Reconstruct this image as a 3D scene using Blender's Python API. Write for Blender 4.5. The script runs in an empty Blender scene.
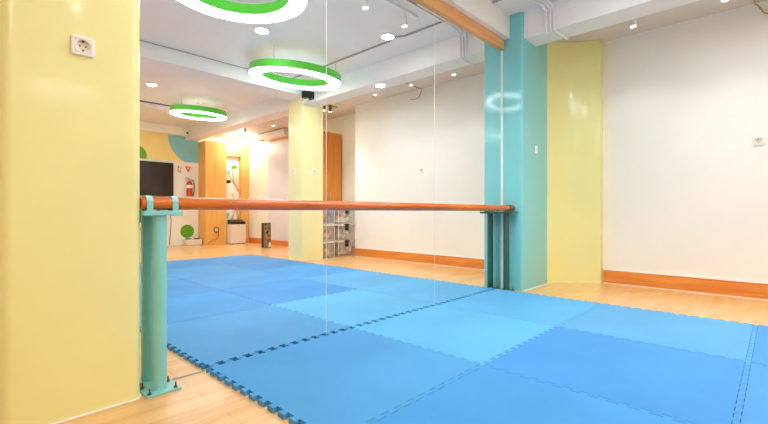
import bpy, bmesh, math, random
from mathutils import Vector, Matrix
random.seed(7)
sc = bpy.context.scene
C = sc.collection
PI = math.pi

# ------------------------------------------------------------------ dimensions (metres)
EYE = 0.813
MY = 2.13                       # front face of the mirror wall
ZC = 2.87                       # main ceiling
XR, XR2 = 5.23, 5.60            # right wall: near stretch / stretch beyond the pillar
YJ = -1.42                      # where the right wall steps back
YB = -6.40                      # far wall (television side)
XL = -2.40                      # left wall

# ------------------------------------------------------------------ materials
def lin(c):
    return tuple((v/255/12.92 if v/255 <= 0.04045 else ((v/255+0.055)/1.055)**2.4) for v in c)

def mat(name, rgb, rough=0.5, coat=0.0, coatr=0.12, metal=0.0, var=0.04, scale=6.0, bump=0.0, bscale=60, spec=0.5):
    m = bpy.data.materials.new(name); m.use_nodes = True
    nt = m.node_tree; N = nt.nodes; L = nt.links
    b = N['Principled BSDF']
    b.inputs['Roughness'].default_value = rough
    b.inputs['Metallic'].default_value = metal
    b.inputs['Coat Weight'].default_value = coat
    b.inputs['Coat Roughness'].default_value = coatr
    b.inputs['Specular IOR Level'].default_value = spec
    c = lin(rgb)
    tc = N.new('ShaderNodeTexCoord')
    nz = N.new('ShaderNodeTexNoise'); nz.inputs['Scale'].default_value = scale; nz.inputs['Detail'].default_value = 4
    L.new(tc.outputs['Object'], nz.inputs['Vector'])
    rp = N.new('ShaderNodeValToRGB')
    rp.color_ramp.elements[0].position = 0.35; rp.color_ramp.elements[1].position = 0.65
    rp.color_ramp.elements[0].color = tuple(max(0, x*(1-var)) for x in c)+(1,)
    rp.color_ramp.elements[1].color = tuple(min(1, x*(1+var)) for x in c)+(1,)
    L.new(nz.outputs['Fac'], rp.inputs['Fac']); L.new(rp.outputs['Color'], b.inputs['Base Color'])
    if bump:
        n2 = N.new('ShaderNodeTexNoise'); n2.inputs['Scale'].default_value = bscale
        L.new(tc.outputs['Object'], n2.inputs['Vector'])
        bp = N.new('ShaderNodeBump'); bp.inputs['Strength'].default_value = bump; bp.inputs['Distance'].default_value = 0.01
        L.new(n2.outputs['Fac'], bp.inputs['Height']); L.new(bp.outputs['Normal'], b.inputs['Normal'])
    return m

def emis(name, rgb, strength):
    m = bpy.data.materials.new(name); m.use_nodes = True
    b = m.node_tree.nodes['Principled BSDF']
    b.inputs['Base Color'].default_value = (0.8, 0.8, 0.8, 1)
    b.inputs['Emission Color'].default_value = lin(rgb)+(1,)
    b.inputs['Emission Strength'].default_value = strength
    return m

def wood(name, c1, c2, rough=0.35, coat=0.1, stretch=(0.6, 9, 9), planks=None):
    m = bpy.data.materials.new(name); m.use_nodes = True
    nt = m.node_tree; N = nt.nodes; L = nt.links
    b = N['Principled BSDF']; b.inputs['Roughness'].default_value = rough; b.inputs['Coat Weight'].default_value = coat
    b.inputs['Coat Roughness'].default_value = 0.15
    tc = N.new('ShaderNodeTexCoord')
    mp = N.new('ShaderNodeMapping'); mp.inputs['Scale'].default_value = stretch
    L.new(tc.outputs['Object'], mp.inputs['Vector'])
    nz = N.new('ShaderNodeTexNoise'); nz.inputs['Scale'].default_value = 2.2; nz.inputs['Detail'].default_value = 6; nz.inputs['Distortion'].default_value = 0.6
    L.new(mp.outputs['Vector'], nz.inputs['Vector'])
    rp = N.new('ShaderNodeValToRGB')
    rp.color_ramp.elements[0].position = 0.3; rp.color_ramp.elements[1].position = 0.7
    rp.color_ramp.elements[0].color = lin(c1)+(1,); rp.color_ramp.elements[1].color = lin(c2)+(1,)
    L.new(nz.outputs['Fac'], rp.inputs['Fac'])
    out = rp.outputs['Color']
    if planks:
        br = N.new('ShaderNodeTexBrick')
        br.inputs['Scale'].default_value = 1.0
        br.inputs['Brick Width'].default_value = planks[0]; br.inputs['Row Height'].default_value = planks[1]
        br.inputs['Mortar Size'].default_value = 0.0022; br.inputs['Mortar Smooth'].default_value = 0.2
        br.inputs['Color1'].default_value = (1.0, 1.0, 1.0, 1); br.inputs['Color2'].default_value = (0.93, 0.91, 0.87, 1)
        br.inputs['Mortar'].default_value = (0.82, 0.74, 0.64, 1); br.inputs['Bias'].default_value = 0.0
        br.offset = 0.37
        L.new(tc.outputs['Object'], br.inputs['Vector'])
        mx = N.new('ShaderNodeMix'); mx.data_type = 'RGBA'; mx.blend_type = 'MULTIPLY'; mx.inputs['Factor'].default_value = 1.0
        L.new(out, mx.inputs['A']); L.new(br.outputs['Color'], mx.inputs['B']); out = mx.outputs['Result']
    L.new(out, b.inputs['Base Color'])
    return m

M = {}
M['wall'] = mat('white_wall_paint', (246, 241, 233), 0.55, var=0.015, scale=1.5, bump=0.05)
M['wall_cream'] = mat('cream_wall_paint', (246, 245, 230), 0.55, var=0.015, scale=1.5)
M['ceil'] = mat('ceiling_paint', (242, 238, 236), 0.6, var=0.015, scale=1.2)
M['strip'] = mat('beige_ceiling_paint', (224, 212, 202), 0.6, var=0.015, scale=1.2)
M['yellow'] = mat('glossy_yellow_paint', (239, 232, 157), 0.4, coat=0.5, coatr=0.11, var=0.02, scale=2.0, bump=0.12, bscale=9)
M['yellow2'] = mat('pale_yellow_paint', (252, 242, 180), 0.4, coat=0.3, var=0.02, scale=2.0)
M['teal'] = mat('glossy_teal_paint', (124, 206, 208), 0.35, coat=0.7, coatr=0.09, var=0.02, scale=2.0, bump=0.12, bscale=9)
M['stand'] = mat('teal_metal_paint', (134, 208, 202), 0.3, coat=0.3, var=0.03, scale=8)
M['stand_shaded'] = mat('shaded_green_metal_paint', (30, 92, 74), 0.35, coat=0.3, var=0.05, scale=8)  # stand paint darkened: backlit shade of the right stand is in this colour
M['floor'] = wood('light_floor_boards', (226, 170, 104), (246, 202, 142), 0.28, 0.15, (0.8, 7, 7), (1.25, 0.125))
M['base'] = wood('orange_baseboard_wood', (216, 122, 44), (244, 158, 74), 0.3, 0.2, (6, 0.7, 14))
M['trimw'] = wood('honey_trim_wood', (226, 158, 90), (244, 182, 112), 0.4, 0.1, (0.7, 8, 10))
M['rail'] = wood('varnished_rail_wood', (192, 86, 2), (228, 118, 10), 0.25, 0.5, (0.8, 14, 14))
M['panelw'] = wood('honey_panel_wood', (232, 170, 84), (246, 190, 104), 0.4, 0.1, (7, 7, 0.5))
M['cabw'] = wood('orange_cabinet_wood', (206, 124, 36), (226, 146, 56), 0.4, 0.1, (7, 7, 0.5))
M['white'] = mat('white_plastic', (246, 244, 240), 0.35, var=0.01)
M['offwhite'] = mat('offwhite_plastic', (236, 226, 210), 0.35, var=0.01)
M['lav'] = mat('pale_lavender_laminate', (232, 228, 236), 0.35, var=0.01)
M['black'] = mat('black_plastic', (22, 22, 24), 0.3, var=0.1)
M['screen'] = mat('dark_television_glass', (34, 27, 20), 0.3, coat=0.3, var=0.1, scale=40)
M['metal'] = mat('brushed_aluminium', (200, 198, 196), 0.3, metal=0.8, var=0.04, scale=20)
M['steel'] = mat('rusty_bolt_steel', (120, 84, 60), 0.5, metal=0.5, var=0.2, scale=60)
M['green'] = mat('bright_green_paint', (92, 214, 58), 0.35, coat=0.2, var=0.03)
M['dgreen'] = mat('wall_green_paint', (98, 172, 10), 0.5, var=0.02)
M['tealwall'] = mat('wall_teal_paint', (138, 205, 212), 0.5, var=0.02)
M['yelwall'] = mat('wall_yellow_paint', (247, 224, 140), 0.5, var=0.02)
M['red'] = mat('fire_red_paint', (206, 66, 26), 0.25, coat=0.4, var=0.04)
M['orange'] = mat('sign_orange_print', (222, 96, 44), 0.5, var=0.03)
M['paper'] = mat('white_paper', (248, 244, 236), 0.7, var=0.01)
M['tan'] = mat('tan_cable', (196, 160, 104), 0.5, var=0.05)
M['grey'] = mat('grey_cable', (176, 170, 166), 0.5, var=0.05)
M['pipe'] = mat('white_conduit_plastic', (246, 244, 242), 0.35, var=0.02)
M['darkwood'] = mat('painted_branch_tan', (226, 182, 100), 0.5, var=0.1)
M['cream'] = mat('cream_leaf_paint', (250, 232, 170), 0.5, var=0.02)
M['ring'] = emis('ring_light_diffuser', (243, 249, 255), 8.5)
M['disc'] = emis('ceiling_disc_diffuser', (250, 250, 255), 26.0)
M['spotface'] = emis('spotlight_lens', (255, 250, 244), 4.0)
M['flood'] = emis('warm_flood_lens', (255, 246, 226), 40.0)

def mirror_mat():
    m = bpy.data.materials.new('silvered_mirror_glass'); m.use_nodes = True
    b = m.node_tree.nodes['Principled BSDF']
    b.inputs['Base Color'].default_value = (0.955, 0.965, 0.955, 1)
    b.inputs['Metallic'].default_value = 1; b.inputs['Roughness'].default_value = 0
    return m
M['mirror'] = mirror_mat()
def clear_mat():
    m = bpy.data.materials.new('translucent_box_plastic'); m.use_nodes = True
    b = m.node_tree.nodes['Principled BSDF']
    b.inputs['Base Color'].default_value = (0.93, 0.9, 0.86, 1)
    b.inputs['Roughness'].default_value = 0.3; b.inputs['Alpha'].default_value = 0.16
    return m
M['clear'] = clear_mat()

# ------------------------------------------------------------------ mesh helpers
def box(bm, x0, x1, y0, y1, z0, z1, bev=0.0, seg=2):
    t = bmesh.new()
    bmesh.ops.create_cube(t, size=1)
    for v in t.verts:
        v.co = Vector((x0+(v.co.x+.5)*(x1-x0), y0+(v.co.y+.5)*(y1-y0), z0+(v.co.z+.5)*(z1-z0)))
    if bev > 0:
        bmesh.ops.bevel(t, geom=list(t.edges), offset=bev, segments=seg, affect='EDGES', profile=0.5)
    join(bm, t)

def join(bm, t):
    mp = {}
    for v in t.verts: mp[v] = bm.verts.new(v.co)
    for f in t.faces:
        try:
            nf = bm.faces.new([mp[v] for v in f.verts]); nf.smooth = f.smooth; nf.material_index = f.material_index
        except ValueError: pass
    t.free()

def tube(bm, pts, r, n=12, caps=True, closed=False):
    pts = [Vector(p) for p in pts]
    rings = []
    k = len(pts)
    up = None
    for i, p in enumerate(pts):
        a = pts[(i-1) % k] if (closed or i > 0) else pts[i]
        b = pts[(i+1) % k] if (closed or i < k-1) else pts[i]
        d = (b-a).normalized()
        if up is None:
            up = Vector((0, 0, 1)) if abs(d.z) < 0.9 else Vector((1, 0, 0))
        s = d.cross(up).normalized(); up = s.cross(d).normalized()
        rr = r[i] if isinstance(r, (list, tuple)) else r
        rings.append([bm.verts.new(p+s*rr*math.cos(2*PI*j/n)+up*rr*math.sin(2*PI*j/n)) for j in range(n)])
    m = k if closed else k-1
    for i in range(m):
        A, B = rings[i], rings[(i+1) % k]
        for j in range(n):
            f = bm.faces.new([A[j], A[(j+1) % n], B[(j+1) % n], B[j]]); f.smooth = True
    if caps and not closed:
        bm.faces.new(rings[0][::-1]); bm.faces.new(rings[-1])

def prism(bm, poly, z0, z1, axis='z', smooth=False):
    """poly of 2-D points, extruded along an axis (x: (y,z), y: (x,z), z: (x,y))"""
    def P(p, h):
        if axis == 'z': return Vector((p[0], p[1], h))
        if axis == 'y': return Vector((p[0], h, p[1]))
        return Vector((h, p[0], p[1]))
    a = [bm.verts.new(P(p, z0)) for p in poly]; b = [bm.verts.new(P(p, z1)) for p in poly]
    bm.faces.new(a[::-1]); bm.faces.new(b)
    n = len(poly)
    for i in range(n):
        f = bm.faces.new([a[i], a[(i+1) % n], b[(i+1) % n], b[i]]); f.smooth = smooth

def lathe(bm, prof, cx=0, cy=0, n=32, closed=False):
    """prof: (r,z) pairs turned about the vertical axis at cx,cy"""
    rings = []
    for r, z in prof:
        if r < 1e-6: rings.append([bm.verts.new((cx, cy, z))])
        else: rings.append([bm.verts.new((cx+r*math.cos(2*PI*j/n), cy+r*math.sin(2*PI*j/n), z)) for j in range(n)])
    m = len(rings) if closed else len(rings)-1
    for i in range(m):
        A, B = rings[i], rings[(i+1) % len(rings)]
        for j in range(n):
            j2 = (j+1) % n
            if len(A) == 1 and len(B) == 1: continue
            if len(A) == 1: f = bm.faces.new([A[0], B[j2], B[j]])
            elif len(B) == 1: f = bm.faces.new([A[j], A[j2], B[0]])
            else: f = bm.faces.new([A[j], A[j2], B[j2], B[j]])
            f.smooth = True

def obj(name, bm, m, parent=None, auto=True):
    bmesh.ops.recalc_face_normals(bm, faces=bm.faces)
    me = bpy.data.meshes.new(name); bm.to_mesh(me); bm.free()
    for x in (m if isinstance(m, (list, tuple)) else [m]): me.materials.append(x)
    if auto and any(p.use_smooth for p in me.polygons):
        try: me.set_sharp_from_angle(angle=math.radians(40))
        except Exception: pass
    o = bpy.data.objects.new(name, me); C.objects.link(o)
    if parent: o.parent = parent
    return o

def tag(o, label, cat, group=None, kind=None):
    o['label'] = label; o['category'] = cat
    if group: o['group'] = group
    if kind: o['kind'] = kind
    return o
def thing(name, label, cat, loc=(0, 0, 0), rz=0, group=None):
    o = bpy.data.objects.new(name, None); C.objects.link(o)
    o.empty_display_size = 0.1
    o.location = loc; o.rotation_euler = (0, 0, rz)
    return tag(o, label, cat, group)
def struct(name, bm, m, label=None, cat=None):
    o = obj(name, bm, m); o['kind'] = 'structure'
    if label: o['label'] = label
    if cat: o['category'] = cat
    return o
def bmn(): return bmesh.new()
def B(*a, **k):
    bm = bmn(); box(bm, *a, **k); return bm
def T(*a, **k):
    bm = bmn(); tube(bm, *a, **k); return bm
def dup(root, loc, label, rz=None):
    r = root.copy(); C.objects.link(r); r.location = loc; r['label'] = label
    if rz is not None: r.rotation_euler = (0, 0, rz)
    for ch in list(root.children):
        c = ch.copy(); C.objects.link(c); c.parent = r
        for g in list(ch.children):
            d = g.copy(); C.objects.link(d); d.parent = c
    return r
def arc(cx, cy, r, a0, a1, n=10):
    return [(cx+r*math.cos(math.radians(a0+(a1-a0)*i/n)), cy+r*math.sin(math.radians(a0+(a1-a0)*i/n))) for i in range(n+1)]

# ------------------------------------------------------------------ the room shell
struct('floor', B(XL-0.1, XR2+0.1, YB-0.1, MY+0.4, -0.1, 0.0), M['floor'], 'light honey coloured wooden floor boards', 'floor')
struct('ceiling', B(XL-0.1, XR2+0.1, YB-0.1, MY+0.4, ZC, ZC+0.1), M['ceil'], 'pale grey white painted ceiling', 'ceiling')
struct('wall_mirror_side', B(XL-0.1, XR+0.1, MY+0.012, MY+0.4, 0.0, ZC), M['wall'], 'white wall that carries the mirror panels', 'wall')
bm = bmn(); box(bm, XR, XR+0.5, YJ, MY+0.4, 0.0, ZC)
struct('wall_right', bm, M['wall'], 'plain white wall above the orange baseboard on the right', 'wall')
struct('wall_right_recess', B(XR2, XR2+0.12, YB-0.1, YJ-0.0005, 0.0, ZC), M['wall_cream'], 'cream wall stretch behind the pillar, seen in the mirror', 'wall')
struct('wall_back', B(XL-0.1, XR2+0.1, YB-0.12, YB, 0.0, ZC), M['wall_cream'], 'cream wall behind the television, seen in the mirror', 'wall')
struct('wall_left', B(XL-0.12, XL, YB-0.1, MY+0.4, 0.0, ZC), M['wall'], 'plain white wall behind the camera', 'wall')

# painted pattern of the television wall
bm = bmn(); box(bm, XL, 4.43, YB, YB+0.004, 2.05, 2.68)
o = struct('wall_back_painted_band', bm, M['yelwall'], 'yellow painted band above the television', 'painted band')
def wallpoly(pts): 
    bm = bmn(); prism(bm, pts, YB+0.004, YB+0.007, axis='y'); return bm
qp = [(4.43, 2.67)]+[(4.40+0.69*math.cos(a), 2.67+0.69*math.sin(a)) for a in [PI+i*(math.radians(64))/14 for i in range(15)]]
qp = [(x, max(z, 2.05)) for x, z in qp]+[(4.43, 2.05)]
struct('wall_back_quarter_circle', wallpoly(qp), M['tealwall'], 'large teal quarter circle painted high on the far wall', 'wall decoration')
gp = [(3.03+0.22*math.cos(a), max(2.05, 2.12+0.22*math.sin(a))) for a in [2*PI*i/28 for i in range(28)]]
struct('wall_back_upper_circle', wallpoly(gp), M['dgreen'], 'green circle painted above the television', 'wall decoration')
bm = bmn(); prism(bm, [(4.16+0.165*math.cos(2*PI*i/32), 0.335+0.165*math.sin(2*PI*i/32)) for i in range(32)], YB, YB+0.004, axis='y')
struct('wall_back_lower_circle', bm, M['dgreen'], 'green circle painted low on the far wall near the floor', 'wall decoration')

# baseboards
def baseb(name, *a, lab):
    o = struct(name, B(*a, bev=0.004), M['base'], lab, 'baseboard'); return o
b1 = baseb('baseboard_right', XR-0.014, XR, YJ, 1.462, 0.0, 0.15, lab='orange wood baseboard under the white right wall')
b2 = baseb('baseboard_recess', XR2-0.014, XR2, YB+0.42, YJ-0.005, 0.0, 0.14, lab='orange wood baseboard behind the pillar')
struct('trim_1', B(XR-0.018, XR, YJ, 1.462, 0.15, 0.157), M['white'], 'thin white strip on top of the right baseboard', 'trim')
struct('trim_2', B(XR-0.020, XR-0.014, YJ, 1.462, 0.0, 0.006), M['white'], 'thin white sealant line at foot of right baseboard', 'trim')

# lowered ceiling strip along the right wall
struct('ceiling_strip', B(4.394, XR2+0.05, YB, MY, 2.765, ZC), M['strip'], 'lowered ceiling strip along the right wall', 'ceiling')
struct('trim_3', B(XR-0.010, XR, YJ, MY, 2.757, 2.765), M['white'], 'narrow cove line between right wall and lowered ceiling', 'trim')
# beams
struct('beam', B(4.112, 4.395, YB, MY+0.01, 2.60, ZC-0.001), M['ceil'], 'white ceiling beam running from the mirror wall over the pillar', 'beam')
struct('beam', B(XL, 4.112, -1.72, -1.28, 2.68, ZC-0.001), M['ceil'], 'white cross beam over the room behind the ring light', 'beam')
struct('beam', B(XL, 4.112, -4.62, -4.30, 2.80, ZC-0.001), M['ceil'], 'shallow cross beam near the far ring light', 'beam')
struct('beam', B(XL, 4.112, YB, YB+0.16, 2.675, ZC-0.001), M['wall_cream'], 'white soffit above the yellow painted wall band', 'beam')
struct('beam', B(0.598, 4.075, 2.045, MY+0.012, 2.633, ZC-0.001), M['wall'], 'white soffit right above the mirror trim', 'beam')

# columns
def rounded(x0, x1, y0, y1, r, corners):
    """footprint, corners: set of 'll','lr' with rounding at low y"""
    p = []
    p += arc(x0+r, y0+r, r, 180, 270) if 'll' in corners else [(x0, y0)]
    p += arc(x1-r, y0+r, r, 270, 360) if 'lr' in corners else [(x1, y0)]
    p += [(x1, y1), (x0, y1)]
    return p
def colm(name, poly, z0, z1, m, lab):
    bm = bmn(); prism(bm, poly, z0, z1, smooth=True); return struct(name, bm, m, lab, 'column')
colm('column', rounded(0.13, 0.598, 2.018, MY+0.012, 0.045, {'ll', 'lr'}), 0, ZC, M['yellow'], 'big glossy yellow column at the left with a wall socket')
colm('column', rounded(4.075, 4.70, 1.905, MY+0.012, 0.03, {'ll'}), 0, ZC-0.002, M['teal'], 'glossy teal column at the right end of the mirror')
colm('column', rounded(4.06, 4.495, -1.83, -1.44, 0.02, set())[:], 0, ZC-0.002, M['yellow2'], 'pale yellow free standing pillar seen in the mirror')
# curved yellow corner panel between teal column and right wall
a, b_ = Vector((4.69, 1.915)), Vector((5.10, 1.46))
nrm = Vector((1, 1)).normalized()
fr = []
for i in range(21):
    t = i/20; p = a.lerp(b_, t)+nrm*0.085*4*t*(1-t)*0.8
    fr.append((p.x, p.y))
colm('column', fr+[(5.14, 1.47), (XR, 1.47), (XR, MY+0.012), (4.705, MY+0.012), (4.705, 1.93)], 0, 2.762, M['yellow'], 'concave glossy yellow corner column beside the teal one')
# white sealant bead at the foot of the left column
bm = bmn()
pl = arc(0.13+.045, 2.018+.045, .048, 180, 270)+arc(.598-.045, 2.018+.045, .048, 270, 355)
tube(bm, [(x, y, 0.003) for x, y in pl], 0.004, n=8)
struct('trim_4', bm, M['white'], 'thin white sealant line at the foot of left yellow column', 'trim')
bm = bmn(); tube(bm, [(4.105, 1.902, 0.003), (4.70, 1.902, 0.003)], 0.004, n=8)
struct('trim_5', bm, M['white'], 'thin white sealant line at the foot of teal column', 'trim')

# ------------------------------------------------------------------ mirror
seams = [0.601, 1.706, 2.876, 4.073]
labs = ['tall mirror panel at the left, next to the yellow column', 'tall middle mirror panel between the two vertical seams', 'tall right mirror panel ending at the teal column']
for i in range(3):
    bm = B(seams[i]+(0.0018 if i else 0), seams[i+1]-(0.0018 if i < 2 else 0.012), MY, MY+0.006, 0.008, 2.525)
    tag(obj('mirror_panel', bm, M['mirror']), labs[i], 'mirror', 'mirror panels of the practice wall')
struct('trim_6', B(0.601, 4.073, MY-0.006, MY+0.011, 0.0, 0.0075), M['metal'], 'thin aluminium channel under the mirror panels', 'trim')
struct('trim_7', B(4.063, 4.0745, MY-0.010, MY+0.011, 0.0, 2.52), M['white'], 'slim white strip along the right edge of the mirror', 'trim')
for i in (1, 2):
    struct('trim_%d' % (10+i), B(seams[i]-0.0017, seams[i]+0.0017, MY-0.0012, MY+0.006, 0.008, 2.525), M['offwhite'], ['', 'pale vertical joint between the left and middle mirror panels', 'pale vertical joint between the middle and right mirror panels'][i], 'trim')
xs = [0.60, 1.83, 3.01, 4.07]
for i, lb in enumerate(['leftmost honey wood board capping the mirror', 'middle honey wood board capping the mirror', 'right honey wood board capping the mirror beside the teal column']):
    o = struct('trim_%d' % (8+i), B(xs[i]+0.001, xs[i+1]-0.001, MY-0.028, MY+0.011, 2.527, 2.632, bev=0.002), M['trimw'], lb, 'trim')

# ------------------------------------------------------------------ barre
RZ, RY, RR = 0.853, 2.055, 0.029
bm = bmn()
tube(bm, [(0.600, RY, RZ), (0.606, RY, RZ), (4.117-0.003, RY-0.045, RZ), (4.117, RY-0.045, RZ)], [RR-0.004, RR, RR, RR-0.004], n=28)
tag(obj('handrail', bm, M['rail']), 'long varnished round wooden barre running along the mirror', 'barre')

def barre_stand(label, x, y, m, px0, px1, py0, py1, straps, ry, tr=0.030):
    t = thing('barre_stand', label, 'barre stand', (x, y, 0))
    def L(*a): return a
    bm = bmn(); box(bm, -0.070, 0.076, -0.06, MY-0.0065-y, 0.001, 0.009, bev=0.0015)
    obj('base_plate', bm, m, t)
    bm = bmn(); tube(bm, [(0, 0, 0.009), (0, 0, 0.797)], tr, n=28); obj('post', bm, m, t)
    bm = bmn(); box(bm, px0-x, px1-x, py0-y, py1-y, 0.797, 0.8185, bev=0.003); obj('top_plate', bm, m, t)
    for sx in straps:
        bm = bmn(); ctr = RZ
        R0, R1 = RR+0.0008, RR+0.005
        prof = []
        n = 20
        yy = ry
        po = [(yy-y+R1*math.cos(a), ctr+R1*math.sin(a)) for a in [i*PI/n for i in range(n+1)]]
        pi_ = [(yy-y+R0*math.cos(a), ctr+R0*math.sin(a)) for a in [PI-i*PI/n for i in range(n+1)]]
        zb = 0.8185
        poly = [(yy-y+R1, zb)]+po+[(yy-y-R1, zb), (yy-y-R0, zb)]+pi_+[(yy-y+R0, zb)]
        prism(bm, poly, sx-x-0.0125, sx-x+0.0125, axis='x')
        obj('strap', bm, m, t)
    for bx, by in ((-0.055, -0.042), (0.055, -0.042), (-0.055, 0.052), (0.055, 0.052)):
        bm = bmn(); tube(bm, [(bx, by, 0.009), (bx, by, 0.034)], 0.0035, n=8)
        tube(bm, [(bx, by, 0.009), (bx, by, 0.016)], 0.0085, n=6)
        obj('bolt', bm, M['steel'], t)
    return t
barre_stand('teal metal barre stand beside the yellow column on a bolted plate', 0.678, 2.052, M['stand'], 0.601, 0.768, 2.010, 2.120, (0.630, 0.737), RY)
barre_stand('metal barre stand by the teal column, backlit shade in its dark green', 3.988, 2.038, M['stand_shaded'], 3.93, 4.058, 1.945, 2.120, (3.975, 4.032), 2.012)

# ------------------------------------------------------------------ foam mats
TH = 0.021
def mat_blue(name, rgb, rough):
    m = mat(name, rgb, 0.62, var=0.05, scale=1.6, bump=0.12, bscale=220, spec=0.25)
    return m
P13 = 1/13; HH = 0.0118
def seam():
    pts = [(0.0, -HH)]
    for k in range(13):
        c = (k+.5)*P13
        pts += [(c-.19*P13, -HH), (c-.31*P13, HH), (c+.31*P13, HH), (c+.19*P13, -HH)]
    return pts                      # up to (but without) s = 1
S = seam()
def tile_mesh():
    """square foam tile: flat middle plus a dovetail tooth per notch of its neighbours"""
    bm = bmn(); H = HH; k = 0.9974
    a_, b2 = .19*P13, .31*P13
    cs = [(i+.5)*P13 for i in range(13)]
    top = [[(H, H), (1-H, H), (1-H, 1-H), (H, 1-H)]]
    low = [[(-H, -H), (cs[0]-a_, -H), (cs[0]-b2, H), (H, H)]]
    for c, d in zip(cs, cs[1:]): low.append([(c+a_, -H), (d-a_, -H), (d-b2, H), (c+b2, H)])
    low.append([(cs[-1]+a_, -H), (1-H, -H), (1-H, H), (cs[-1]+b2, H)])
    top += low
    lf = [[(y, x) for x, y in q][::-1] for q in low[1:]]
    lf.append([(-H, -H), (H, H), (H, cs[0]-b2), (-H, cs[0]-a_)])
    top += lf
    for c in cs:
        top.append([(c-a_, 1-H), (c+a_, 1-H), (c+b2, 1+H), (c-b2, 1+H)])
        top.append([(1-H, c-a_), (1+H, c-b2), (1+H, c+b2), (1-H, c+a_)])
    edge = [(-H, -H)]
    for c in cs: edge += [(c-a_, -H), (c-b2, H), (c+b2, H), (c+a_, -H)]
    edge += [(1-H, -H)]
    for c in cs: edge += [(1-H, c-a_), (1+H, c-b2), (1+H, c+b2), (1-H, c+a_)]
    edge += [(1-H, 1-H)]
    for c in cs[::-1]: edge += [(c+a_, 1-H), (c+b2, 1+H), (c-b2, 1+H), (c-a_, 1-H)]
    edge += [(-H, 1-H)]
    for c in cs[::-1]: edge += [(-H, c+a_), (H, c+b2), (H, c-b2), (-H, c-a_)]
    cache = {}
    def V(p, z):
        key = (round(p[0], 6), round(p[1], 6), z)
        if key not in cache: cache[key] = bm.verts.new(((p[0]-.5)*k, (p[1]-.5)*k, z))
        return cache[key]
    for q in top:
        bm.faces.new([V(p, TH) for p in q]); bm.faces.new([V(p, 0.0005) for p in q[::-1]])
    n = len(edge)
    for i in range(n):
        p, q = edge[i], edge[(i+1) % n]
        bm.faces.new([V(p, 0.0005), V(q, 0.0005), V(q, TH), V(p, TH)])
    return bm
X0, Y0 = 0.925, 2.1165
shade = {  # (col,row): base colour differs slightly from tile to tile
 (0, 0): (80, 156, 212), (1, 0): (96, 178, 224), (2, 0): (92, 174, 224),
 (0, 1): (72, 152, 214), (1, 1): (72, 148, 214), (2, 1): (92, 166, 216),
 (0, 2): (76, 148, 208), (1, 2): (80, 154, 214), (2, 2): (74, 152, 216),
 (0, 3): (88, 162, 212), (1, 3): (82, 156, 212), (2, 3): (74, 146, 210),
 (0, 4): (74, 142, 206), (1, 4): (78, 148, 208), (2, 4): (80, 150, 210)}
colw = ['left', 'middle', 'right']
roww = ['touching the mirror', 'second row from the mirror', 'third row from the mirror', 'fourth row from the mirror', 'row farthest from the mirror']
tile0 = None
for r in range(5):
    for c in range(3):
        if tile0 is None:
            o = tile0 = obj('foam_mat', tile_mesh(), mat_blue('blue_foam_0_0', shade[(0, 0)], 0.42), auto=False)
        else:
            o = tile0.copy(); C.objects.link(o)
            o.data = tile0.data.copy(); o.data.materials[0] = mat_blue('blue_foam_%d_%d' % (c, r), shade[(c, r)], 0.42)
        o.location = (X0+c+0.5, Y0-r-0.5, 0)
        w = {0: 'on the yellow column side', 1: 'in the middle column', 2: 'on the orange baseboard side'}[c]
        tag(o, 'blue puzzle foam mat %s, %s' % (w, roww[r]), 'foam mat', 'interlocking blue foam mats')

# ------------------------------------------------------------------ lights
def ring_light(label, x, y, zb=2.63, R=0.61, r=0.455, tilt=-7.0):
    t = thing('ring_light', label, 'pendant light', (x, y, zb), 0, 'green ring pendant lights')
    h0, h = 0.022, 0.118
    mt = Matrix.Rotation(math.radians(tilt), 4, 'X')
    def part(name, prof, m):
        bm = bmn(); lathe(bm, prof, n=72, closed=True); bmesh.ops.transform(bm, matrix=mt, verts=bm.verts); obj(name, bm, m, t)
    part('outer_rim', [(R-0.012, h0), (R, h0), (R, h), (R-0.012, h)], M['green'])
    part('inner_rim', [(r, h0), (r+0.012, h0), (r+0.012, h), (r, h)], M['green'])
    part('top_cover', [(r+0.013, h-0.012), (R-0.013, h-0.012), (R-0.013, h), (r+0.013, h)], M['white'])
    part('diffuser', [(r+0.001, h0-0.0005), (r+0.002, 0.008), (r+0.014, 0.0), (R-0.014, 0.0), (R-0.002, 0.008), (R-0.001, h0-0.0005)], M['ring'])
    hz = ZC-zb
    for k in range(3):
        a = math.radians(35+120*k)
        rr = (R+r)/2
        p = mt @ Vector((rr*math.cos(a), rr*math.sin(a), h))
        obj('cable', T([p, (p.x, p.y, hz-0.001)], 0.003, n=6), M['grey'], t)
    q = mt @ Vector(((r+0.03)*math.cos(.9), (r+0.03)*math.sin(.9), h+0.004))
    obj('feed_cable', T([q, (r*.7, r*.55, h+0.01), (r*.3, r*.45, h), (0.05, 0.1, hz-0.06), (0.0, 0.0, hz-0.02)], 0.004, n=8), M['pipe'], t)
    bm = bmn(); lathe(bm, [(0, hz-0.001), (0.045, hz-0.001), (0.045, hz-0.02), (0.035, hz-0.028), (0, hz-0.028)], n=24); obj('ceiling_cup', bm, M['white'], t)
    return t
ring_light('biggest green ring light in the mirror, cut by the top of the picture', 1.67, 0.985, R=0.585, r=0.435, tilt=-1.5)
rg = ring_light('green ring light hanging before the pale yellow pillar in the mirror', 3.30, -0.52, zb=2.605)
ring_light('smallest, farthest green ring light above the television side', 3.30, -3.65, zb=2.61, R=0.49, r=0.365, tilt=-4)
dup(rg, (1.10, -3.65, 2.605), 'added unseen green ring light over the far left of the room')  # extra ring out of view, added for more ambient light
dup(rg, (-0.6, -0.9, 2.605), 'added green ring light for fill, unseen behind the camera')  # another added ring, never in view, fills the room with light

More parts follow.
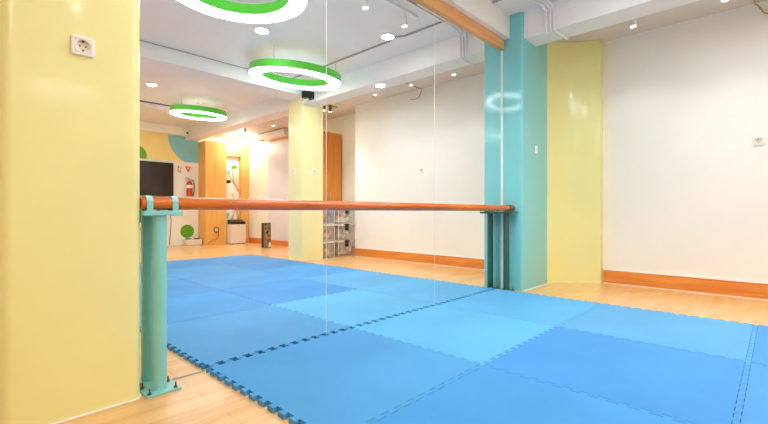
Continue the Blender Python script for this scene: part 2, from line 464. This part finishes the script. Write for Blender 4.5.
def disc_light(label, x, y, z=ZC, R=0.082):
    t = thing('downlight', label, 'ceiling light', (x, y, z), 0, 'round ceiling downlights')
    bm = bmn(); lathe(bm, [(0, -0.001), (R, -0.001), (R, -0.012), (R-0.008, -0.018), (R-0.012, -0.018), (R-0.012, -0.010), (0, -0.010)], n=36); obj('housing', bm, M['white'], t)
    bm = bmn(); lathe(bm, [(0, -0.012), (R-0.013, -0.012), (R-0.013, -0.0185), (0, -0.0185)], n=36); obj('diffuser', bm, M['disc'], t)
    return t
dl = disc_light('round downlight beside the biggest ring light in the mirror', 2.47, 0.03)
dup(dl, (3.56, 0.95, ZC), 'round downlight between the track spotlights and the beam')
dup(dl, (4.21, 0.21, 2.60), 'round downlight under the white ceiling beam')
dup(dl, (2.30, -3.04, ZC), 'round downlight at the left above the television in mirror')
dup(dl, (0.9, -1.0, ZC), 'added unseen downlight over the room behind the camera')  # added fill lamp, out of view
dup(dl, (0.3, 1.0, ZC), 'added unseen downlight over the left yellow column')  # also added for fill, hangs above the view
dup(dl, (2.3, -5.4, ZC), 'added unseen downlight close to the television wall')  # added to brighten the far end, itself unseen

def spot(label, x, y, zc, zb, tilt=0, r=0.031, watts=10, hood=None, ang=100, group='small cylindrical spotlights', az=0, col=(1, 0.98, 0.96)):
    t = thing('spotlight', label, 'spotlight', (x, y, zc), 0, group)
    d = Vector((math.sin(tilt)*math.cos(az), math.sin(tilt)*math.sin(az), -math.cos(tilt)))
    L_ = 0.115
    p1 = Vector((0, 0, zb-zc)); p0 = p1-d*L_
    bm = bmn()
    tube(bm, [p0, p0+d*0.004, p1-d*0.002, p1], [r-0.004, r, r, r-0.002], n=24); obj('body', bm, hood or M['white'], t)
    if p0.z < -0.004:
        bm = bmn(); tube(bm, [(0, 0, -0.002), (0, 0, min(-0.003, p0.z+0.01))], 0.008, n=10); obj('stem', bm, M['white'], t)
    bm = bmn(); tube(bm, [p1+d*0.0005, p1+d*0.003], r-0.005, n=24); obj('lens', bm, M['spotface'], t)
    ld = bpy.data.lights.new('spot_lamp', 'SPOT'); ld.energy = watts; ld.spot_size = math.radians(ang); ld.spot_blend = 0.8
    ld.shadow_soft_size = 0.03; ld.color = col
    lo = bpy.data.objects.new('lamp', ld); C.objects.link(lo); lo.parent = t
    lo.location = p1+d*0.036; lo.rotation_euler = d.to_track_quat('-Z', 'Y').to_euler()
    return t
# on the lowered strip beside the right wall
spot('white cylinder spotlight on the ceiling strip near the teal column', 4.76, 1.06, 2.765, 2.675, watts=5)
spot('second white cylinder spotlight along the ceiling strip', 4.72, 0.34, 2.765, 2.675, watts=5)
spot('third white cylinder spotlight along the ceiling strip', 4.72, -0.40, 2.765, 2.675, watts=5)
# on the track by the mirror
spot('white track spotlight at the right end of the track', 3.22, 1.50, 2.845, 2.70, tilt=0.12, az=0.4, watts=14, group='track spotlights')
spot('white track spotlight in the middle of the track', 2.67, 1.50, 2.845, 2.69, tilt=0.1, az=0.2, watts=14, group='track spotlights')
tag(obj('lighting_track', B(0.9, 3.42, 1.483, 1.517, 2.846, ZC-0.001, bev=0.003), M['white']), 'slim white lighting track parallel to the mirror', 'lighting track')
# small dark spots near the cabinet
tag(obj('lighting_track', B(4.50, 4.90, -1.56, -1.53, 2.70, 2.724, bev=0.003), M['tan']), 'short lighting rail beside the pale yellow pillar', 'lighting track')
for x, lb in ((4.60, 'small dark spotlight nearest the pillar under the short rail'), (4.74, 'small dark spotlight under the short rail on the cabinet side')):
    spot(lb, x, -1.545, 2.70, 2.60, r=0.028, hood=M['steel'], watts=14, group='small dark spotlights')
# deep part of the room
for x, y, lb in ((4.75, -2.6, 'small spotlight behind the pale yellow pillar'), (4.85, -3.6, 'small spotlight before the white wardrobe door'), (4.85, -4.8, 'small spotlight beside the air conditioner')):
    spot(lb, x, y, 2.765, 2.66, watts=16, group='spotlights deep in the room', col=(1, .97, .92))

# strong flood lamp over the wooden doorway
t = thing('floodlight', 'glaring warm floodlight above the wooden doorway panel', 'floodlight', (5.22, -5.72, 2.765))
bm = bmn(); tube(bm, [(0, 0, 0.0), (0, 0, -0.05)], 0.012, n=10); obj('stem', bm, M['white'], t)
bm = bmn(); lathe(bm, [(0, -0.05), (0.05, -0.052), (0.068, -0.09), (0.07, -0.14), (0.062, -0.14), (0.058, -0.10), (0, -0.09)], n=28); obj('housing', bm, M['white'], t)
bm = bmn(); lathe(bm, [(0, -0.175), (0.035, -0.17), (0.057, -0.145), (0.057, -0.12), (0, -0.11)], n=28); obj('lamp', bm, M['flood'], t)
pl_ = bpy.data.lights.new('flood_lamp', 'POINT'); pl_.energy = 9; pl_.shadow_soft_size = 0.06; pl_.color = (1, 0.96, 0.88)
lo = bpy.data.objects.new('glow', pl_); C.objects.link(lo); lo.parent = t; lo.location = (0, 0.02, -0.24)

# ------------------------------------------------------------------ conduits and cables
for i, (y, lb) in enumerate(((1.67, 'white conduit on the beam nearest the teal column'), (1.63, 'middle white conduit bending over the beam'), (1.595, 'third white conduit that runs across the beam underside'))):
    xb = 4.098
    pts = [(3.3-0.1*i, y+0.05, ZC-0.012), (3.93, y+0.05, ZC-0.012), (4.02, y+0.02, ZC-0.022), (xb-0.003, y, ZC-0.07), (xb-0.003, y, 2.66), (xb, y, 2.615)]
    if i < 2: pts += [(xb+0.015, y, 2.587), (4.12+0.06*i, y-0.01, 2.587)]
    else: pts += [(xb+0.015, y, 2.587), (4.400, y-0.02, 2.587), (4.408, y-0.02, 2.62)]
    tag(obj('conduit', T(pts, 0.0095, n=10), M['pipe']), lb, 'conduit', 'white conduits at the beam')
tag(obj('conduit', T([(3.69, 2.03, ZC-0.011), (3.69, 1.1, ZC-0.011), (3.64, 0.98, ZC-0.011), (3.64, 0.9, ZC-0.011)], 0.0105, n=10), M['grey']), 'grey ceiling conduit from the mirror wall to the downlight', 'conduit')
tag(obj('conduit', T([(3.68, 0.88, ZC-0.011), (3.68, -1.27, ZC-0.011)], 0.0105, n=10), M['grey']), 'grey ceiling conduit from the downlight towards the pillar', 'conduit')
tag(obj('conduit', T([(0.9, 1.66, ZC-0.011), (3.67, 1.66, ZC-0.011)], 0.009, n=10), M['grey']), 'grey ceiling conduit parallel to the mirror beside the track', 'conduit')
tag(obj('conduit', T([(-1.0, -1.262, ZC-0.011), (3.9, -1.262, ZC-0.011)], 0.005, n=8), M['grey']), 'thin dark cable along the top of the cross beam', 'conduit')
tag(obj('conduit', T([(0.5, -4.27, ZC-0.011), (4.0, -4.27, ZC-0.011)], 0.010, n=8), M['steel']), 'brown cable run on the ceiling near the far ring light', 'conduit')
tag(obj('ceiling_cable', T([(4.80, 0.17, 2.757), (XR-0.03, 0.16, 2.755), (XR-0.012, 0.14, 2.74), (XR-0.012, 0.10, 2.66), (XR-0.008, 0.07, 2.64), (XR-0.008, 0.0, 2.63), (XR-0.008, -0.09, 2.645)], 0.006, n=8), M['tan']), 'thin tan cable dangling from the ceiling strip on right wall', 'cable')
tag(obj('ceiling_cable', T([(4.00, -1.2, 2.62), (4.02, -1.34, 2.60), (4.03, -1.40, 2.56), (4.12, -1.425, 2.58), (4.3, -1.425, 2.585), (4.5, -1.43, 2.66), (4.7, -1.47, 2.745), (4.95, -1.47, 2.75)], 0.011, n=8), M['pipe']), 'white cable drooping around the top of the pale yellow pillar', 'cable')
tag(obj('electrical_box', B(3.93, 4.108, -1.27, -1.17, 2.63, 2.745, bev=0.008), M['black']), 'small black box mounted at the beam crossing by pillar top', 'electrical box')

# security camera by the far soffit
t = thing('security_camera', 'small white security camera near the far ring light', 'camera', (4.0, YB+0.159, 2.76))
bm = bmn(); tube(bm, [(0, 0, 0), (0, 0.06, 0)], 0.03, n=16); obj('bracket', bm, M['white'], t)
bm = bmn(); tube(bm, [(0, 0.05, -0.01), (0.02, 0.2, -0.05)], 0.032, n=16); obj('body', bm, M['white'], t)
bm = bmn(); tube(bm, [(0.02, 0.2, -0.05), (0.021, 0.206, -0.052)], 0.026, n=16); obj('lens', bm, M['black'], t)

# ------------------------------------------------------------------ sockets and switches
def socket(label, loc, rz, s=0.082, kind='socket'):
    t = thing('wall_socket' if kind == 'socket' else 'light_switch', label, 'wall socket' if kind == 'socket' else 'light switch', loc, rz)
    # local frame: plate lies in XZ, faces -Y
    if kind == 'socket':
        n = 48
        def loop(bm, r, y, p):
            vs = []
            for j in range(n):
                a = 2*PI*(j+.5)/n; c, s_ = math.cos(a), math.sin(a)
                k = r/((abs(c)**p+abs(s_)**p)**(1/p)); vs.append(bm.verts.new((c*k, y, s_*k)))
            return vs
        def skin(bm, loops, cap=False):
            for X_, Y_ in zip(loops, loops[1:]):
                for j in range(n):
                    f = bm.faces.new([X_[j], X_[(j+1) % n], Y_[(j+1) % n], Y_[j]]); f.smooth = True
            if cap: bm.faces.new(loops[-1])
        q = s*0.36
        bm = bmn(); skin(bm, [loop(bm, s/2, 0, 9), loop(bm, s/2, -0.008, 9), loop(bm, s/2-0.003, -0.0125, 8), loop(bm, s/2-0.006, -0.0135, 8), loop(bm, q+0.0008, -0.0125, 12), loop(bm, q+0.0008, -0.001, 12)])
        obj('cover_plate', bm, M['white'], t)
        bm = bmn(); skin(bm, [loop(bm, q, -0.001, 12), loop(bm, q, -0.0128, 12), loop(bm, q-0.001, -0.0138, 12), loop(bm, 0.0232, -0.0138, 2), loop(bm, 0.0220, -0.0128, 2), loop(bm, 0.0215, -0.0015, 2)], cap=True)
        obj('insert', bm, M['offwhite'], t)
        for k, (hx, hz, w, h) in enumerate(((-0.0095, 0, .0028, .0028), (0.0095, 0, .0028, .0028), (0, 0.0185, .003, .004), (0, -0.0185, .003, .004))):
            bm = bmn(); box(bm, hx-w, hx+w, -0.0030 if k < 2 else -0.011, -0.0016, hz-h, hz+h, bev=0.0006); obj('contact_hole', bm, M['black'] if k < 3 else M['steel'], t)
    else:
        bm = bmn(); box(bm, -s*.5, s*.5, -0.009, 0, -s*.68, s*.68, bev=0.004, seg=3); obj('cover_plate', bm, M['white'], t)
        bm = bmn(); box(bm, -s*.2, s*.2, -0.013, -0.009, -s*.28, s*.28, bev=0.002); obj('rocker', bm, M['offwhite'], t)
        bm = bmn(); box(bm, -s*.05, s*.05, -0.0140, -0.0132, -s*.16, s*.16); obj('indicator', bm, M['tan'], t)
    return t
socket('white round-well socket high on the left yellow column', (0.3825, 2.018, 1.473), 0, s=0.078)
socket('white socket on the plain white right wall', (XR, 0.136, 1.475), -PI/2, s=0.092)
socket('white switch on the teal column', (4.40, 1.905, 1.485), 0, s=0.062, kind='switch')
socket('white switch on the mirror-facing side of the pale yellow pillar', (4.30, -1.44, 1.50), PI, s=0.07, kind='switch')
socket('white switch on the narrow left side of the pale pillar', (4.06, -1.66, 1.50), -PI/2, s=0.07, kind='switch')

# ------------------------------------------------------------------ television side (seen in the mirror)
t = thing('television', 'wide dark television hung on the far cream wall', 'television', (3.10, YB+0.006, 1.59))
bm = bmn(); box(bm, -0.71, 0.71, 0.02, 0.075, -0.40, 0.40, bev=0.006); obj('bezel', bm, M['black'], t)
obj('screen', B(-0.695, 0.695, 0.0752, 0.078, -0.385, 0.385), M['screen'], t)
obj('wall_bracket', B(-0.2, 0.2, 0.0, 0.02, -0.2, 0.2), M['black'], t)
tag(obj('television_cable', T([(3.74, YB+0.012, 1.19), (3.75, YB+0.012, 0.9), (3.78, YB+0.012, 0.6), (3.76, YB+0.012, 0.3), (3.74, YB+0.012, 0.02)], 0.006, n=6), M['steel']), 'thin brown cable hanging below the television corner', 'cable')
# fire extinguisher
t = thing('fire_extinguisher', 'red fire extinguisher with black hose hung on the far wall', 'fire extinguisher', (4.18, YB+0.085, 1.21))
bm = bmn(); lathe(bm, [(0, 0), (0.062, 0.0), (0.068, 0.012), (0.068, 0.30), (0.055, 0.335), (0.026, 0.35), (0.022, 0.375), (0, 0.375)], n=28); obj('cylinder', bm, M['red'], t)
bm = bmn(); lathe(bm, [(0.0685, 0.19), (0.0695, 0.192), (0.0695, 0.268), (0.0685, 0.27)], n=28); obj('label_band', bm, M['paper'], t)
bm = bmn(); lathe(bm, [(0, 0.375), (0.018, 0.375), (0.018, 0.41), (0, 0.412)], n=16)
box(bm, -0.085, 0.02, -0.011, 0.011, 0.41, 0.422, bev=0.003); tube(bm, [(0, 0, 0.425), (-0.05, 0, 0.448), (-0.09, 0, 0.452)], 0.007, n=8); obj('valve_handle', bm, M['metal'], t)
bm = bmn(); tube(bm, [(0.015, 0, 0.395), (0.06, 0, 0.40), (0.105, 0.0, 0.36), (0.12, 0.0, 0.26), (0.118, 0.0, 0.14), (0.095, 0.0, 0.06)], 0.009, n=10)
tube(bm, [(0.095, 0, 0.06), (0.086, 0, 0.0)], [0.012, 0.02], n=12); obj('hose', bm, M['black'], t)
obj('wall_bracket', B(-0.02, 0.02, -0.0855, -0.066, 0.2, 0.36), M['metal'], t)
# signs
t = thing('safety_sign', 'small white sign with orange blocks beside the extinguisher', 'sign', (3.975, YB, 1.86))
obj('sign_board', B(-0.055, 0.055, 0.0005, 0.004, -0.09, 0.09), M['paper'], t)
for (a0, a1, c0, c1) in ((-.045, -.005, .03, .075), (.01, .045, .045, .06), (.01, .045, .015, .03), (-.045, -.01, -.03, .005), (.0, .045, -.04, -.02), (-.045, .045, -.075, -.055)):
    obj('printed_block', B(a0, a1, 0.0041, 0.005, c0, c1), M['orange'], t)
t = thing('safety_sign', 'orange downward triangle sign above the extinguisher', 'sign', (4.18, YB, 1.87))
bm = bmn(); prism(bm, [(-0.075, 0.07), (0.075, 0.07), (0.0, -0.08)], 0.0005, 0.004, axis='y'); obj('sign_board', bm, M['orange'], t)
bm = bmn(); prism(bm, [(-0.025, 0.045), (0.025, 0.045), (0.0, -0.005)], 0.004, 0.0055, axis='y'); obj('print', bm, M['paper'], t)
# low white box with two black grips
t = thing('storage_bin', 'low white box with two black grips by the far wall', 'box', (4.22, YB+0.16, 0))
bm = bmn(); box(bm, -0.19, 0.19, -0.13, 0.13, 0.001, 0.14, bev=0.012); obj('body', bm, M['offwhite'], t)
for s_ in (-0.10, 0.10):
    bm = bmn(); box(bm, s_-0.055, s_+0.055, -0.05, 0.05, 0.141, 0.165, bev=0.008); obj('grip', bm, M['black'], t)
# chair half hidden by the left column
t = thing('chair', 'black framed chair with orange seat below the television', 'chair', (2.93, YB+0.75, 0))
bm = bmn(); box(bm, -0.2, 0.2, -0.2, 0.2, 0.43, 0.465, bev=0.01); obj('seat', bm, M['orange'], t)
bm = bmn(); box(bm, -0.2, 0.2, -0.21, -0.185, 0.58, 0.76, bev=0.01); obj('backrest', bm, M['black'], t)
for sx in (-1, 1):
    for sy in (-1, 1):
        top = 0.70 if sy < 0 else 0.43
        bm = bmn(); tube(bm, [(sx*0.195, sy*0.185, 0.001), (sx*0.18, sy*0.18, top)], 0.014, n=10); obj('leg', bm, M['black'], t)

# wooden doorway panel with painted tree door
YW = -5.98
bm = bmn()
box(bm, 4.432, 4.97, YB+0.001, YW, 0.0, 2.57); 
t = thing('door_surround', 'honey wood doorway panel at the far right corner', 'door surround', (0, 0, 0))
obj('side_panel', bm, M['panelw'], t)
obj('side_panel', B(5.38, 5.584, YB+0.001, YW, 0.0, 2.57), M['panelw'], t)
obj('header_panel', B(4.971, 5.379, YB+0.001, YW, 2.26, 2.57), M['panelw'], t)
tr = struct('door_1', B(4.972, 5.378, YB, YB+0.29, 0.0, 2.255), M['white'], 'white door painted with a tree, in the wooden surround', 'door')
yd = YB+0.291
def flat(pts, m, name, lb):
    bm = bmn(); prism(bm, pts, yd, yd+0.003, axis='y'); return bm

def ribbon(p, w):
    L_, R_ = [], []
    for i, q in enumerate(p):
        a = Vector(p[max(0, i-1)]); b = Vector(p[min(len(p)-1, i+1)]); d = (b-a).normalized(); n_ = Vector((-d.y, d.x))
        ww = w[i] if isinstance(w, list) else w
        L_.append((q[0]+n_.x*ww, q[1]+n_.y*ww)); R_.append((q[0]-n_.x*ww, q[1]-n_.y*ww))
    return L_+R_[::-1]
bm = bmn()
for p, w in (([(5.37, 0.55), (5.30, 0.9), (5.22, 1.15), (5.20, 1.3)], [.05, .04, .03, .02]),
             ([(5.15, 0.3), (5.17, 0.6), (5.25, 0.85), (5.35, 1.0)], [.04, .035, .025, .02]),
             ([(5.37, 1.35), (5.25, 1.55), (5.10, 1.75), (4.98, 1.95)], [.05, .035, .025, .01]),
             ([(5.24, 1.55), (5.20, 1.80), (5.17, 2.0)], [.03, .025, .02]),
             ([(5.3, 1.5), (5.32, 1.75), (5.30, 1.85)], [.02, .015, .01])):
    prism(bm, ribbon(p, [q*.7 for q in w]), yd, yd+0.003, axis='y')
obj('branch', bm, M['darkwood'], tr)
def leaf(cx, cz, a, L_, W_):
    pts = []
    for i in range(24):
        s = 2*PI*i/24; x = L_*math.cos(s); z = W_*math.sin(s)*(1-0.25*math.cos(s))
        pts.append((cx+x*math.cos(a)-z*math.sin(a), cz+x*math.sin(a)+z*math.cos(a)))
    return pts
for nm, c, (cx, cz, a, l, w) in (('green leaf', M['dgreen'], (5.25, 1.99, .3, .075, .05)), ('teal leaf', M['tealwall'], (5.09, 1.85, 1.2, .08, .05)), ('black leaf', M['black'], (5.075, 1.60, .1, .085, .045)),
                                 ('cream leaf', M['cream'], (5.33, 1.78, 1.5, .07, .04)), ('teal leaf', M['tealwall'], (5.05, 0.72, 1.1, .09, .055))):
    bm = bmn(); prism(bm, leaf(cx, cz, a, l, w), yd+0.003, yd+0.005, axis='y'); o = obj('leaf', bm, c, tr); o['label'] = nm
# air purifier
t = thing('air_purifier', 'white air purifier with black top before the tree door', 'air purifier', (5.165, -5.83, 0))
bm = bmn(); box(bm, -0.20, 0.20, -0.11, 0.11, 0.012, 0.50, bev=0.02, seg=3); obj('body', bm, M['offwhite'], t)
bm = bmn(); prism(bm, [(-0.105, 0.501), (0.105, 0.501), (0.09, 0.56), (-0.105, 0.62)], -0.19, 0.19, axis='x'); obj('top_panel', bm, M['black'], t)
bm = bmn(); tube(bm, [(0, 0.1105, 0.46), (0, 0.114, 0.46)], 0.012, n=16); obj('button', bm, M['steel'], t)
for sx in (-0.15, 0.15):
    for sy in (-0.08, 0.08):
        obj('foot', B(sx-.02, sx+.02, sy-.02, sy+.02, 0.001, 0.012), M['black'], t)
# coiled cable on the panel
t = thing('coiled_cable', 'dark ring of cable on the honey wood panel', 'cable', (4.70, YW+0.004, 0.37))
bm = bmn(); tube(bm, [(0.062*math.cos(a), 0.014, 0.062*math.sin(a)) for a in [2*PI*i/24 for i in range(24)]], 0.012, n=8, closed=True); obj('coil', bm, M['steel'], t)
obj('socket_face', T([(0, 0.0, 0), (0, 0.010, 0)], 0.045, n=20), M['offwhite'], t)
bm = bmn(); tube(bm, [(0.05, 0.016, -0.05), (0.06, 0.016, -0.15), (0.0, 0.016, -0.24), (-0.12, 0.016, -0.26), (-0.20, 0.016, -0.33), (-0.22, 0.03, -0.362)], 0.006, n=6); obj('cord', bm, M['steel'], t)

# white sliding wardrobe on the recess wall
t = thing('wardrobe', 'flush wardrobe with pale lavender door in an orange frame', 'wardrobe', (XR2-0.015, -4.28, 0))
obj('base_board', B(-0.022, -0.001, -0.68, 0.74, 0.0, 0.12), M['base'], t)
obj('top_board', B(-0.024, 0.014, -0.63, 0.74, 2.520, 2.573), M['trimw'], t)
dd = obj('door', B(-0.03, 0.014, -0.68, 0.74, 0.125, 2.517, bev=0.003), M['lav'], t)
bm = bmn(); box(bm, -0.042, -0.0305, 0.02, 0.09, 1.02, 1.22, bev=0.004); obj('handle', bm, M['offwhite'], dd)
# air conditioner
t = thing('air_conditioner', 'white wall air conditioner above the wardrobe', 'air conditioner', (XR2, -4.62, 2.58))
bm = bmn(); prism(bm, [(0, 0.0), (-0.17, 0.0), (-0.215, 0.035), (-0.222, 0.10), (-0.215, 0.155), (-0.19, 0.168), (0, 0.168)], -0.66, 0.60, axis='y')
# prism axis y expects (x,z)
obj('body', bm, M['white'], t)
obj('louvre', B(-0.16, -0.10, -0.56, 0.50, -0.008, -0.0005), M['offwhite'], t)
obj('vent_slot', B(-0.19, -0.08, -0.64, -0.3, -0.006, 0.006), M['black'], t)
# tall dark printed box by the wardrobe
t = thing('printed_carton', 'narrow upright dark printed box standing beside the wardrobe', 'box', (5.04, -4.19, 0), 0.1)
bm = bmn(); box(bm, -0.075, 0.075, -0.08, 0.08, 0.001, 0.55, bev=0.004); obj('body', bm, mat('mottled_brown_print', (128, 112, 84), 0.45, var=0.7, scale=14), t)
obj('top_edge', B(-0.077, 0.077, -0.082, 0.082, 0.551, 0.565), M['black'], t)
obj('side_edge', B(-0.079, -0.0755, -0.082, 0.03, 0.01, 0.55), M['black'], t)
bm = bmn(); prism(bm, leaf(0.02, 0.22, 0.6, 0.03, 0.025), 0.0805, 0.083, axis='y'); obj('orange_patch', bm, M['orange'], t)
bm = bmn(); prism(bm, leaf(-0.01, 0.36, 0.9, 0.045, 0.02), 0.0805, 0.083, axis='y'); obj('dark_patch', bm, M['black'], t)
obj('pale_patch', B(0.02, 0.07, 0.0805, 0.083, 0.03, 0.12), M['paper'], t)

# orange tall cabinet behind the pillar
t = thing('tall_cabinet', 'tall orange wood cabinet behind the storage boxes', 'cabinet', (5.2, -2.42, 0))
obj('carcass', B(-0.34, 0.36, -0.22, 0.215, 0.0, 2.39, bev=0.003), M['cabw'], t)
for a0, a1, hx in ((-0.337, 0.008, -0.03), (0.012, 0.357, 0.05)):
    d = obj('door', B(a0, a1, 0.216, 0.234, 0.08, 2.37, bev=0.002), M['cabw'], t)
    bm = bmn(); tube(bm, [(hx, 0.25, 1.05), (hx, 0.25, 1.2)], 0.006, n=8); tube(bm, [(hx, 0.234, 1.07), (hx, 0.25, 1.07)], 0.004, n=8); tube(bm, [(hx, 0.234, 1.18), (hx, 0.25, 1.18)], 0.004, n=8)
    obj('handle', bm, M['metal'], d)

# stacked storage boxes
def storage_box(label, x0, x1, z, fill, flab, latch=True):
    cx = (x0+x1)/2; w = (x1-x0)/2
    t = thing('storage_box', label, 'storage box', (cx, -1.70, z), 0, 'clear plastic storage boxes')
    bm = bmn(); zt = 0.262
    n0, n1 = w-0.022, w-0.006
    d0, d1 = 0.175, 0.19
    t_ = 0.003
    def frus(bm, a0, b0, a1, b1, z0, z1):
        A = [bm.verts.new(p) for p in ((-a0, -b0, z0), (a0, -b0, z0), (a0, b0, z0), (-a0, b0, z0))]
        Bq = [bm.verts.new(p) for p in ((-a1, -b1, z1), (a1, -b1, z1), (a1, b1, z1), (-a1, b1, z1))]
        for i in range(4): bm.faces.new([A[i], A[(i+1) % 4], Bq[(i+1) % 4], Bq[i]])
        return A, Bq
    A, Bq = frus(bm, n0, d0, n1, d1, 0.002, zt); bm.faces.new(A[::-1])
    A2, B2 = frus(bm, n0-t_, d0-t_, n1-t_, d1-t_, 0.006, zt)
    bm.faces.new(A2)
    for i in range(4): bm.faces.new([Bq[i], Bq[(i+1) % 4], B2[(i+1) % 4], B2[i]])
    obj('body', bm, M['clear'], t)
    bm = bmn(); box(bm, -w+0.001, w-0.001, -0.197, 0.197, zt+0.001, zt+0.031, bev=0.006); obj('lid', bm, M['offwhite'], t)
    if latch: bm = bmn(); box(bm, -0.038, 0.038, 0.1975, 0.209, zt-0.085, zt+0.036, bev=0.004); box(bm, -0.065, 0.065, 0.1975, 0.214, zt+0.008, zt+0.030, bev=0.003); obj('latch', bm, M['black'], t)
    for sx in (-1, 1):
        bm = bmn(); box(bm, sx*(n0-0.004)-0.006, sx*(n0-0.004)+0.006, 0.189, 0.194, 0.01, zt-0.01, bev=0.002); obj('rib', bm, M['offwhite'], t)
    bm = bmn()
    rnd = random.Random(int(x0*100)+int(z*100))
    for i in range(64):
        s = rnd.uniform(0.03, 0.05)
        px = rnd.uniform(-n0+0.05, n0-0.05); py = rnd.uniform(-0.10, 0.135); pz = 0.06+rnd.uniform(0, 0.15)
        tt = bmesh.new()
        if i % 2: bmesh.ops.create_icosphere(tt, subdivisions=1, radius=s)
        else: bmesh.ops.create_cube(tt, size=s*1.7)
        bmesh.ops.rotate(tt, verts=tt.verts, cent=(0, 0, 0), matrix=Matrix.Rotation(rnd.uniform(0, 3), 3, Vector((rnd.random(), rnd.random(), rnd.random()+.1)).normalized()))
        mi = rnd.randrange(len(fill))
        for v in tt.verts: v.co += Vector((px, py, pz))
        for f in tt.faces: f.material_index = mi
        join(bm, tt)
    o = obj('toy_pile', bm, fill); o.location = (cx, -1.70, z); tag(o, flab, 'toys', None, 'stuff')
    return t
Cc = {k: mat('toy_'+k, v, 0.4) for k, v in dict(blue=(20, 84, 200), red=(200, 36, 36), brown=(206, 152, 98), orange=(226, 140, 70), white=(238, 230, 214), green=(110, 205, 120), grey=(196, 176, 150), dark=(140, 96, 76), tan=(230, 192, 146)).items()}
zs = [0.001, 0.301, 0.601]
stA = [([Cc['brown'], Cc['tan'], Cc['brown']], 'brown things'), ([Cc['red'], Cc['dark'], Cc['tan'], Cc['orange']], 'red and dark toys'), ([Cc['blue'], Cc['red'], Cc['blue'], Cc['orange'], Cc['dark']], 'blue and red toys')]
stB = [([Cc['tan'], Cc['grey'], Cc['brown']], 'tan things'), ([Cc['grey'], Cc['tan'], Cc['white'], Cc['dark']], 'grey and tan toys'), ([Cc['white'], Cc['green'], Cc['orange'], Cc['white']], 'white and green toys')]
lv = ['bottom', 'middle', 'top']
for i in range(3):
    storage_box('clear box with %s, %s of the stack touching the pillar' % (stA[i][1], lv[i]), 4.44, 4.83, zs[i], stA[i][0], '%s inside the %s box beside the pillar' % (stA[i][1], lv[i]), latch=False)
    storage_box('clear box with %s, %s of the stack on wall side' % (stB[i][1], lv[i]), 4.88, 5.31, zs[i], stB[i][0], '%s inside the %s box on wall side' % (stB[i][1], lv[i]))

# ------------------------------------------------------------------ camera, world, colour
cd = bpy.data.cameras.new('camera'); cam = bpy.data.objects.new('camera', cd); C.objects.link(cam)
cd.sensor_width = 36; cd.lens = 417/768*36; cd.clip_start = 0.02
cam.location = (0, 0, EYE); cam.rotation_euler = (math.radians(90.0), math.radians(0.0), math.radians(43.42-90))
sc.camera = cam
w = bpy.data.worlds.new('world'); sc.world = w; w.use_nodes = True
w.node_tree.nodes['Background'].inputs['Color'].default_value = (0.8, 0.85, 1, 1)
w.node_tree.nodes['Background'].inputs['Strength'].default_value = 0.3
sc.view_settings.view_transform = 'Standard'; sc.view_settings.look = 'None'
sc.view_settings.gamma = 1; sc.view_settings.exposure = 1.18; sc.view_settings.use_curve_mapping = False
cy = sc.cycles
cy.max_bounces = 10; cy.diffuse_bounces = 6; cy.glossy_bounces = 5; cy.sample_clamp_indirect = 6
cy.use_denoising = True
